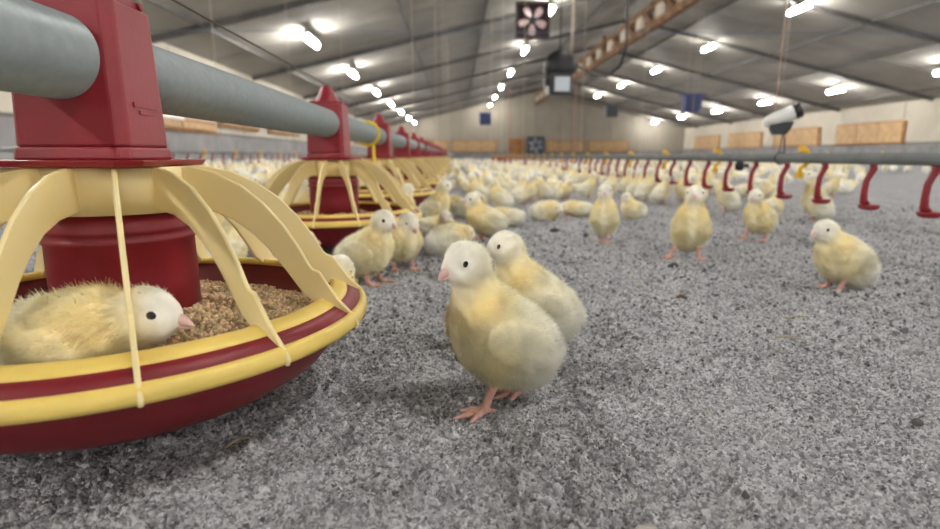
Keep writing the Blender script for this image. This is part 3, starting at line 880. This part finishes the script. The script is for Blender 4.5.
def beak_mesh(hd, Rh, nseg=10):
    vs, fs = [], []
    def loft(secs):
        b = len(vs)
        for x, z, ry, rz in secs:
            for k in range(nseg):
                a = 2 * PI * k / nseg
                vs.append((x, ry * math.cos(a), z + rz * math.sin(a)))
        for i in range(len(secs) - 1):
            for k in range(nseg):
                k2 = (k + 1) % nseg
                fs.append((b + i * nseg + k, b + i * nseg + k2, b + (i + 1) * nseg + k2, b + (i + 1) * nseg + k))
    x0 = 9.0
    loft([(x0, -1.6, 5.0, 4.4), (x0 + 4, -1.9, 4.5, 3.9), (x0 + 8, -2.9, 3.3, 3.2), (x0 + 11, -4.4, 2.0, 2.3), (x0 + 13, -5.9, 1.0, 1.2), (x0 + 13.6, -6.7, .1, .1)])
    loft([(x0, -5.6, 4.2, 2.4), (x0 + 4, -6.3, 3.6, 2.0), (x0 + 8, -7.2, 2.4, 1.4), (x0 + 11, -7.6, 1.1, .8), (x0 + 11.6, -7.6, .1, .1)])
    for s in (-1, 1): loft([(x0 + 2.5, -.4, .1, .1)] + [(x0 + 3.2, -.6 + 0, .1, .1)])
    V = np.array(vs); V = (V - (x0, 0, -3.5)) * (.9, .86, .84) + (x0, 0, -3.5)
    V = V @ Rh.T + hd
    cols = np.tile(BEAK, (len(V), 1)) * np.linspace(1.0, .92, len(V))[:, None]
    return V, np.array(fs), cols

def eye_mesh(hd, Rh, s, r=2.45, n=10):
    c = np.array((6.3, s * 10.5, 1.5)); vs = []; fs = []
    for i in range(n // 2 + 1):
        t = PI * i / (n // 2)
        for k in range(n):
            a = 2 * PI * k / n
            vs.append(c + np.array((r * 1.05 * math.sin(t) * math.cos(a), r * .62 * math.cos(t), r * math.sin(t) * math.sin(a))))
    for i in range(n // 2):
        for k in range(n): fs.append((i * n + k, i * n + (k + 1) % n, (i + 1) * n + (k + 1) % n, (i + 1) * n + k))
    return np.array(vs) @ Rh.T + hd, np.array(fs)[:, ::-1]

def chick_meshes(P, vox, nstr, seed=1, low=False):
    Pd = dict(BASE); Pd.update(P)
    V, Q, col, leg, hd_m, hd, Rh = chick_geo(Pd, vox)
    BV, BF, BC = beak_mesh(hd, Rh, 6 if low else 12)
    ev = [eye_mesh(hd, Rh, s, 2.45, 6 if low else 14) for s in (-1, 1)]
    S = .001
    out = {}
    if low:
        vs, fs, cs, n = [V], [Q], [col], len(V)
        vs.append(BV); fs.append(BF + n); cs.append(BC); n += len(BV)
        for a, b in ev: vs.append(a); fs.append(b + n); cs.append(np.full((len(a), 3), .004)); n += len(a)
        out['raw'] = (np.concatenate(vs) * S, np.concatenate(fs), np.concatenate(cs))
        out['body'] = np_mesh('chick', *out['raw'][:2], M['down_skin'], True, out['raw'][2])
        return out
    g = np.random.default_rng(seed)
    out['body'] = np_mesh('body', V * S, Q, M['down_skin'], True, col)
    out['beak'] = np_mesh('beak', BV * S, BF, M['beak'], True, BC)
    out['eye'] = [np_mesh('eye', a * S, b, M['eye'], True) for a, b in ev]
    # down strands
    N = vnormals(V, Q)
    area = np.linalg.norm(np.cross(V[Q[:, 2]] - V[Q[:, 0]], V[Q[:, 3]] - V[Q[:, 1]]), axis=1)
    area = area * ~leg[Q].any(1)
    qi = g.choice(len(Q), nstr, p=area / area.sum())
    b = g.dirichlet((1, 1, 1, 1), nstr)
    p = np.einsum('nk,nkj->nj', b, V[Q[qi]]); nn = np.einsum('nk,nkj->nj', b, N[Q[qi]]); nn /= np.linalg.norm(nn, axis=1, keepdims=True)
    cc = np.einsum('nk,nkj->nj', b, col[Q[qi]])
    ish = hd_m[Q[qi, 0]]
    lp = (p - hd) @ Rh
    keep = np.ones(nstr, bool)
    for s in (-1, 1): keep &= ((lp - np.array((6.3, s * 10.5, 1.5))) ** 2).sum(1) > 3.9 ** 2
    keep &= ~((lp[:, 0] > 10.2) & (np.abs(lp[:, 1]) < 6))
    p, nn, cc, ish, lp = p[keep], nn[keep], cc[keep], ish[keep], lp[keep]
    m = len(p)
    flow = np.where(ish[:, None], np.array((-.7, 0, -.5)) @ np.eye(3), np.array((-.75, 0, -.45)))
    d = nn * .50 + flow * .75 + g.normal(0, .28, (m, 3))
    dn = (d * nn).sum(1); d += nn * np.clip(.18 - dn, 0, 1)[:, None]
    d /= np.linalg.norm(d, axis=1, keepdims=True)
    face = np.clip((lp[:, 0] - 2) / 10, 0, 1) * ish
    L = np.where(ish, 3.4, 5.4) * g.uniform(.6, 1.25, m) * (1 - .6 * face)
    wdt = np.where(ish, .42, .58) * g.uniform(.7, 1.3, m) * (24000 / max(nstr, 6000)) ** .5
    s = np.cross(d, nn); s /= np.maximum(np.linalg.norm(s, axis=1, keepdims=True), 1e-6)
    base = p - nn * .35
    V3 = np.stack([base - s * wdt[:, None] / 2, base + s * wdt[:, None] / 2, base + d * L[:, None]], 1).reshape(-1, 3) * S
    F3 = np.arange(m * 3).reshape(-1, 3)
    c3 = np.repeat(np.clip(cc * g.uniform(.9, 1.1, (m, 1)), 0, 1), 3, 0).reshape(m, 3, 3)
    c3[:, 2] = np.clip(c3[:, 2] * 1.06 + .015, 0, 1)
    me = np_mesh('down', V3, F3, M['down'], True, c3.reshape(-1, 3))
    nv = np.repeat(nn * .9 + d * .25, 3, 0); nv /= np.linalg.norm(nv, axis=1, keepdims=True)
    me.normals_split_custom_set_from_vertices(nv.tolist())
    me['kind'] = 'stuff'
    out['down'] = me
    return out

def place(ms, loc, psi, label, group=None, sc_=1.0, tilt=0):
    r = empty('chick', loc, math.radians(psi))
    r.scale = (sc_,) * 3
    if tilt: r.rotation_euler[0] = math.radians(tilt)
    link('body', ms['body'], r)
    link('beak', ms['beak'], r)
    for e in ms['eye']: link('eye', e, r)
    o = link('down', ms['down'], r); o['kind'] = 'stuff'
    tag(r, label, 'chick', group)
    return r

TAKEN = []   # (x, y, radius)
def hero(P, vox, n, loc, psi, label, s=1.0, seed=1, rad=.04):
    ms = chick_meshes(P, vox, n, seed)
    r = place(ms, (loc[0], loc[1], (loc[2] if len(loc) > 2 else 0.0)), psi, label, None, s)
    TAKEN.append((loc[0], loc[1], rad)); return ms

STAND = {}
hero(dict(head=(25, 2, 99.5), nb=(15, 0, 67), hyaw=20, hp=-8, bp=27, bc=(0, 50), lf=(8, 12, 23, 15, 12), rf=(-10, -13, 22, -17, -9), ltoe=5, rtoe=10, rlift=0),
     1.15, 36000, (.028, .345, .001), 196, 'white and yellow chick standing in sharp focus at the centre foreground', 1.0, 5)
hero(dict(head=(25, 0, 92), hyaw=4, hp=-4, tint=.1, nb=(15, 0, 62), bc=(0, 45)), 1.5, 14000, (.064, .450, 0), 184, 'chick with deep yellow collar standing right behind the foreground chick', 1.0, 6)
hero(dict(head=(14, 0, 104), nb=(7, 0, 74), hyaw=-12, hp=-2, wid=.88, bp=46, bc=(-4, 52), tint=.32, lf=(2, 13, 24, 8, 14), rf=(-2, -17, 24, 2, -30), ltoe=6, rtoe=-18, wing=4), 1.5, 12000, (.377, .875, 0), 258,
     'yellow breasted chick facing the viewer with legs wide apart', 1.03, 7)
hero(dict(head=(14, 0, 104), nb=(7, 0, 74), hyaw=2, hp=-2, wid=.86, bp=50, bc=(-4, 52), tint=.1, lf=(2, 9, 24, 10, 8), rf=(-2, -9, 24, -10, -8)), 1.7, 9000, (.283, 1.05, 0), 252,
     'pale slim chick facing the viewer, upright at the middle distance', .96, 8)
hero(dict(head=(28, 3, 96), nb=(17, 0, 67), hyaw=8, hp=-10, wid=.92, bp=24, bc=(0, 51), tint=.3, lf=(-6, 11, 24, -8, 11), rf=(14, -11, 26, 26, -12), llift=0, rlift=7), 1.7, 9000, (.592, 1.06, 0), 210,
     'yellowish chick striding left in front of the right drinker pipe', .95, 9)
hero(dict(head=(33, 0, 80), nb=(17, 0, 56), hyaw=6, hp=-6, bc=(0, 43), bp=22), 1.6, 10000, (.476, .655, 0), 188, 'white chick cut by the right edge of the photo, facing left', .97, 10)
hero(dict(legs='none', bc=(0, 29), bp=8, head=(41, -3, 45), nb=(22, 0, 36), hyaw=0, hp=-3, tint=.3), 1.5, 12000, (-.192, .264, .045), 2, 'pale yellow chick sitting inside the nearest feeder pan', 1.0, 11)
hero(dict(head=(28, -5, 86), nb=(17, 0, 58), hyaw=-14, hp=-12, bp=16, tint=.15, bc=(0, 44)), 1.6, 10000, (-.118, .705, 0), 345, 'cream chick facing right beside the second feeder', 1.0, 12)
hero(dict(head=(26, 6, 74), nb=(18, 0, 52), hyaw=20, hp=-30, bp=2, bc=(0, 43)), 1.7, 8000, (-.083, .80, 0), 292, 'white chick leaning forward just right of the cream chick by the second feeder', 1.0, 13)
hero(dict(head=(30, 3, 84), nb=(19, 0, 58), hyaw=8, hp=-12, bp=12, bc=(0, 43), tint=.3), 1.7, 8000, (.055, 1.07, 0), 196, 'yellow shouldered chick facing left behind the two front chicks', 1.0, 14)
hero(dict(legs='none', bc=(0, 30), bp=6, head=(26, 0, 62), nb=(17, 0, 40), hp=-5), 1.7, 7000, (-.122, .505, 0), 70, 'white chick half hidden behind the ribs of the nearest feeder', .95, 15)

# medium models shared by the mid-distance chicks
MED = {
 'stand': chick_meshes(dict(tint=.2), 2.2, 4200, 21),
 'look': chick_meshes(dict(head=(20, 6, 98), nb=(13, 2, 64), hyaw=40, bp=24), 2.2, 4200, 22),
 'sit': chick_meshes(dict(legs='toes', bc=(0, 28), bp=6, head=(27, 0, 64), nb=(18, 0, 42), hp=-4, tint=.1), 2.2, 4000, 23),
 'sleep': chick_meshes(dict(legs='none', bc=(0, 27), bp=2, head=(33, -10, 36), nb=(21, -3, 32), hyaw=-35, hp=-18, tint=.3), 2.2, 4000, 24),
 'lie': chick_meshes(dict(legs='toes', bc=(0, 22), bp=0, flat=.78, head=(40, 4, 27), nb=(22, 0, 24), hyaw=10, hp=-6, tint=.25), 2.2, 4000, 25),
 'peck': chick_meshes(dict(head=(46, 2, 30), nb=(27, 0, 44), hp=-55, bp=-14, bc=(0, 45), tint=.15), 2.2, 4200, 26),
 'drink': chick_meshes(dict(head=(17, 0, 110), nb=(11, 0, 70), hp=32, bp=44, bc=(0, 49), tint=.05, lf=(0, 12, 20, 5, 12), rf=(-3, -12, 20, 2, -12)), 2.2, 4200, 27),
}
def mid(kind, x, y, psi, label, group=None, s=1.0, rad=.042):
    place(MED[kind], (x, y, 0.0), psi, label, group, s); TAKEN.append((x, y, rad))
mid('sit', -.218, .690, 20, 'white chick sitting in front of the pan of the second feeder', None, .95)
mid('stand', -.305, .715, 60, 'chick seen between the ribs of the nearest feeder, beyond its pan', None, .95)
mid('sit', -.265, .580, 330, 'low chick seen through the cage of the nearest feeder, behind its tube', None, .9)
mid('sleep', .232, 1.42, 330, 'curled chick asleep on the litter, left end of the pair at the centre')
mid('lie', .335, 1.53, 185, 'chick lying flat on the litter just right of the curled one')
mid('sit', .470, 1.46, 200, 'white chick sitting alone on open litter behind the upright pale chick', None, .92)
mid('drink', .80, 1.62, 150, 'pale chick stretching up to a red drip cup on the right drinker pipe', None, 1.0)
mid('sit', .845, 1.47, 20, 'pale chick sitting behind the striding chick near the right drinker pipe', None, .95)
mid('drink', .90, 1.36, 140, 'yellowish upright chick beside the rightmost drip cup', None, 1.05)
mid('stand', .50, 2.12, 10, 'cream chick facing right in the loose group before the right drinker pipe', None, .98)
mid('look', .60, 2.18, 20, 'cream chick with turned head in the loose group before the right drinker pipe', None, 1.0)
mid('sit', .42, 2.2, 340, 'low cream chick at the left of the loose group before the drinkers', None, 1.0)
mid('sleep', -.016, .925, 40, 'yellowish chick dozing on the litter behind the leaning white chick')
mid('sit', -.020, 1.052, 265, 'dark faced chick sitting left of the yellow shouldered chick', None, .85)
mid('lie', -.055, 1.13, 20, 'chick lying beside the third feeder, behind the dozing chick', None, 1.0, .06)
mid('lie', .12, 1.33, 190, 'chick lying behind the yellow shouldered chick, at the litter edge', None, 1.0)
mid('stand', -.052, 1.30, 350, 'cream chick standing beside the third feeder, turned right')

LOW = {k: chick_meshes(P, 5.0, 0, 3, True) for k, P in {
 'stand': dict(tint=.2), 'look': dict(head=(20, 6, 98), nb=(13, 2, 64), hyaw=40, bp=24), 'sit': dict(legs='none', bc=(0, 28), bp=6, head=(27, 0, 64), nb=(18, 0, 42), tint=.1),
 'sleep': dict(legs='none', bc=(0, 27), bp=2, head=(33, -10, 36), nb=(21, -3, 32), hyaw=-35, hp=-18, tint=.3),
 'lie': dict(legs='none', bc=(0, 22), bp=0, flat=.78, head=(40, 4, 27), nb=(22, 0, 24), hyaw=10, tint=.25),
 'drink': dict(head=(17, 0, 110), nb=(11, 0, 70), hp=32, bp=44, bc=(0, 49), tint=.05, lf=(0, 12, 20, 5, 12), rf=(-3, -12, 20, 2, -12))}.items()}

prs = random.Random(5)
def free(x, y, r):
    for (a, b, q) in TAKEN:
        if abs(a - x) < .2 and (a - x) ** 2 + (b - y) ** 2 < (r + q) ** 2: return False
    for (a, b) in FEEDERS:
        if (a - x) ** 2 + (b - y) ** 2 < .185 ** 2: return False
    return True
def in_view(x, y):
    return abs(x * 550 / y - 6) < 400
def dense(x, y):
    # litter left open in front: flock edge runs diagonally away to the right
    if x < -.36: return y > 1.0
    if x < .62: return y > 1.0 + max(0, x + .10) * 2.05
    if x < .86: return False
    return y > 2.2
KINDS = ['stand', 'look', 'sit', 'sit', 'sleep', 'lie', 'stand']
NEAR = []
# individuals near enough to count
n_ind = 0; tries = 0
LIM_Y = 3.9
while n_ind < 205 and tries < 60000:
    tries += 1
    t = prs.random(); y = 1.0 + (LIM_Y - 1.0) * t ** 1.15
    x = prs.uniform(-.78, .78) * y
    if not dense(x, y) or not in_view(x, y): continue
    if x > .86 and prs.random() < .72: continue
    if x < -.36 and prs.random() < .55: continue
    r = .034 + .004 * y
    if not free(x, y, r): continue
    k = prs.choice(KINDS); psi = prs.uniform(0, 360); s = prs.uniform(.9, 1.06)
    if x < -.36: lb, gr = 'chick in the flock on the far side of the feeder row', 'chicks beyond the feeder row'
    elif x > .86: lb, gr = 'chick on the litter beyond the right drinker pipe', 'chicks beyond the right drinker pipe'
    elif y < 2.0: lb, gr = 'cream chick crowded on the litter between the feeder row and the open floor', 'chicks crowded by the feeders'
    else: lb, gr = 'small pale chick in the dense flock behind the open litter', 'chicks in the distant flock'
    if y < 2.5:
        NEAR.append((place(MED[k], (x, y, 0), psi, lb, gr, s), x, y, k))
    else:
        o = link('chick', LOW[k]['body'], None, (x, y, 0), (0, 0, math.radians(psi))); o.scale = (s,) * 3
        tag(o, lb, 'chick', gr)
    TAKEN.append((x, y, r)); n_ind += 1
# chicks drinking along the right line
y = 1.75; k = 0
while y < 7.0 and n_ind < 275:
    for sd in (-1, 1):
        if prs.random() < .42: continue
        x = DX + sd * prs.uniform(.05, .085); yy = y + prs.uniform(-.02, .02)
        if not free(x, yy, .03): continue
        psi = (0 if sd < 0 else 180) + prs.uniform(-35, 35); kd = prs.choice(['drink', 'drink', 'drink', 'stand'])
        if yy < 2.5: NEAR.append((place(MED[kd], (x, yy, 0), psi, 'pale chick standing at the right drinker pipe', 'chicks at the right drinker pipe', prs.uniform(.92, 1.02)), x, yy, kd))
        else:
            o = link('chick', LOW[kd]['body'], None, (x, yy, 0), (0, 0, math.radians(psi))); tag(o, 'pale chick standing at the right drinker pipe', 'chick', 'chicks at the right drinker pipe')
        TAKEN.append((x, yy, .03)); n_ind += 1
    y += .125
POSE = {'stand': 'standing', 'look': 'standing, head turned', 'sit': 'sitting', 'sleep': 'dozing', 'lie': 'flat lying', 'drink': 'upstretched', 'peck': 'pecking'}
ORD = ['first', 'second', 'third', 'fourth', 'fifth', 'sixth', 'seventh', 'eighth', 'ninth', 'tenth', 'eleventh', 'twelfth']
for gr, where in (('chicks crowded by the feeders', 'crowded between feeder row and open litter'), ('chicks at the right drinker pipe', 'at the near end of the right drinker pipe'),
                  ('chicks beyond the right drinker pipe', 'just beyond the right drinker pipe'), ('chicks beyond the feeder row', 'just beyond the feeder row'), ('chicks in the distant flock', 'at the front of the dense flock')):
    for kd in POSE:
        L = sorted([n for n in NEAR if n[0]['group'] == gr and n[3] == kd], key=lambda n: n[1] / n[2])
        for i, n in enumerate(L):
            if len(L) == 1: n[0]['label'] = '%s chick %s' % (POSE[kd], where)
            elif i < 12: n[0]['label'] = '%s chick %s, %s such from left' % (POSE[kd], where, ORD[i])
# the rest of the flock, too far to count
vs, fs, cs, nb_ = [], [], [], 0
FARK = {k: chick_meshes(P, 8.5, 0, 3, True)['raw'] for k, P in {
 'stand': dict(tint=.2, legs='none'), 'sit': dict(legs='none', bc=(0, 28), bp=6, head=(27, 0, 64), nb=(18, 0, 42)), 'drink': dict(legs='none', head=(17, 0, 108), nb=(11, 0, 70), hp=20, bp=40, bc=(0, 45))}.items()}
def far_add(x, y, kd, s):
    global nb_
    V, Fq, Cl = FARK[kd]; a = prs.uniform(0, 2 * PI); c_, s_ = math.cos(a), math.sin(a)
    W = V * s; W = np.stack([W[:, 0] * c_ - W[:, 1] * s_ + x, W[:, 0] * s_ + W[:, 1] * c_ + y, W[:, 2]], -1)
    vs.append(W); fs.append(Fq + nb_); cs.append(Cl * prs.uniform(.9, 1.03)); nb_ += len(W)
cnt = 0; tries = 0
while cnt < 800 and tries < 40000:
    tries += 1
    y = 3.4 + 15 * prs.random() ** 1.5
    x = prs.uniform(-.80, .80) * y
    if x < XL + .2 or not in_view(x, y): continue
    if y < LIM_Y and prs.random() < .5: continue
    if x > .9 and prs.random() < .45: continue
    if not free(x, y, .045): continue
    far_add(x, y, prs.choice(['stand', 'sit', 'sit', 'stand', 'drink']), prs.uniform(.9, 1.1)); cnt += 1
    TAKEN.append((x, y, .045))
for lx, y in [(-1.9, 3.0), (4.6, 5.0)]:
    while y < 14:
        far_add(lx + prs.choice((-.07, .07)), y, 'drink', 1.05); y += prs.uniform(.12, .3)
me = np_mesh('distant_flock', np.concatenate(vs), np.concatenate(fs), M['down_skin'], True, np.concatenate(cs))
o = link('distant_flock', me); tag(o, 'countless pale chicks massed on the far floor towards the gable', 'flock', kind='stuff')

# ------------------------------------------------------------------ loose litter
g = np.random.default_rng(4)
oc = np.array([(1, 0, 0), (-1, 0, 0), (0, 1, 0), (0, -1, 0), (0, 0, 1), (0, 0, -1)], float)
of = np.array([(0, 2, 4), (2, 1, 4), (1, 3, 4), (3, 0, 4), (2, 0, 5), (1, 2, 5), (3, 1, 5), (0, 3, 5)])
n = 84000
yy = .11 * (1.8 / .11) ** g.uniform(0, 1, n); xx = g.uniform(-1, 1, n) * (.95 * yy + .12)
s = g.lognormal(math.log(.00095), .42, n) * np.clip(yy / .45, .75, 1.7)
s = np.clip(s * np.clip(.55 + yy, .7, 1), .0005, .0028)
B = oc[None] * (s[:, None] * g.uniform(.6, 1.5, (n, 3)))[:, None, :]
B += g.normal(0, 1, B.shape) * s[:, None, None] * .22
q, _ = np.linalg.qr(g.normal(size=(n, 3, 3)))
B = np.einsum('nij,nkj->nki', q, B)
B[..., 0] += xx[:, None]; B[..., 1] += yy[:, None]; B[..., 2] += (ground_full(xx, yy) + s * .35)[:, None]
t = g.uniform(0, 1, (n, 1))
cc = np.array([[lin(96), lin(96), lin(97)]]) * (1 - t) + np.array([[lin(208), lin(208), lin(208)]]) * t
me = np_mesh('litter_crumbs', B.reshape(-1, 3), (of[None] + (np.arange(n) * 6)[:, None, None]).reshape(-1, 3), M['crumb'], False, np.repeat(cc, 6, 0))
o = link('litter_crumbs', me); tag(o, 'loose grey crumbs of litter strewn over the near floor', 'litter', kind='stuff')

# a few single bits one can pick out
def gh(x, y): return float(ground_full(np.array([x]), np.array([y]))[0])
def bit(kind, x, y, L, rz, mt, label, name, cat):
    z = gh(x, y)
    m = MB()
    if kind == 'straw':
        m.tube([(-L / 2, 0, .001), (-L * .1, L * .03, .0022), (L / 2, -L * .02, .0012)], [.0006, .0009, .0005], 6)
    elif kind == 'flake':
        pts = [(-.5, -.1), (-.2, -.22), (.25, -.2), (.5, -.02), (.3, .18), (-.15, .22)]
        for zz, fl in ((.0008, 1), (.0022, 0)): pass
        n_ = len(pts)
        vs_ = [(p_[0] * L, p_[1] * L, .0006) for p_ in pts] + [(p_[0] * L * .9, p_[1] * L * .9, .0026 + .0008 * math.sin(i * 2)) for i, p_ in enumerate(pts)]
        m.add(vs_, [tuple(range(n_ - 1, -1, -1)), tuple(range(n_, 2 * n_))] + [(i, (i + 1) % n_, n_ + (i + 1) % n_, n_ + i) for i in range(n_)])
    else:
        m.lathe([(0, 0), (.3 * L, .0004), (.5 * L, .12 * L), (.42 * L, .28 * L), (.2 * L, .4 * L), (0, .44 * L)], 9)
        m.v = [(a_ * (1 + .25 * math.sin(7 * b_ / L + i)), b_ * .7, c_) for i, (a_, b_, c_) in enumerate(m.v)]
    o = m.build(name, M[mt], None, (x, y, z), (0, 0, rz)); tag(o, label, cat, None)
for a_ in [
 ('clod', .262, .62, .012, .3, 'dropping', 'brown dropping on the open litter right of the foreground chick', 'dropping', 'dropping'),
 ('flake', .205, .585, .013, .1, 'dropping', 'flat tan chip left of the brown dropping', 'wood_chip', 'chip'),
 ('flake', .232, .68, .012, .5, 'straw', 'pale tan chip behind the brown dropping', 'wood_chip', 'chip'),
 ('straw', .345, .53, .028, .25, 'straw', 'short straw lying on the litter at the right', 'straw_piece', 'straw'),
 ('straw', .30, .47, .022, -.3, 'straw', 'thin straw lying nearer than the right straw', 'straw_piece', 'straw'),
 ('flake', .175, .405, .011, -.9, 'flake', 'pale elongated shaving right of the foreground chick', 'shaving', 'shaving'),
 ('flake', .238, .375, .006, .2, 'flake', 'small white shaving on the dark litter patch', 'shaving', 'shaving'),
 ('flake', .085, .222, .014, .1, 'flake', 'white shaving at the bottom edge of the litter', 'shaving', 'shaving'),
 ('clod', .165, .335, .005, .8, 'straw', 'tiny yellow grain on the dark litter patch', 'grain', 'grain'),
 ('clod', .29, .315, .010, .8, 'clod', 'dark clod at the lower right of the litter', 'clod', 'clod'),
 ('clod', .215, 1.20, .022, .2, 'clod', 'dark clod on open litter before the curled chick', 'clod', 'clod'),
 ('clod', .268, 1.13, .016, 1.2, 'clod', 'dark clod close to the upright pale chick', 'clod', 'clod'),
 ('clod', .315, .78, .018, .4, 'clod', 'dark clod in front of the wide legged chick', 'clod', 'clod'),
 ('straw', -.13, .30, .018, 1.0, 'straw', 'bit of straw beside the foot of the nearest feeder', 'straw_piece', 'straw'),
 ]: bit(*a_)
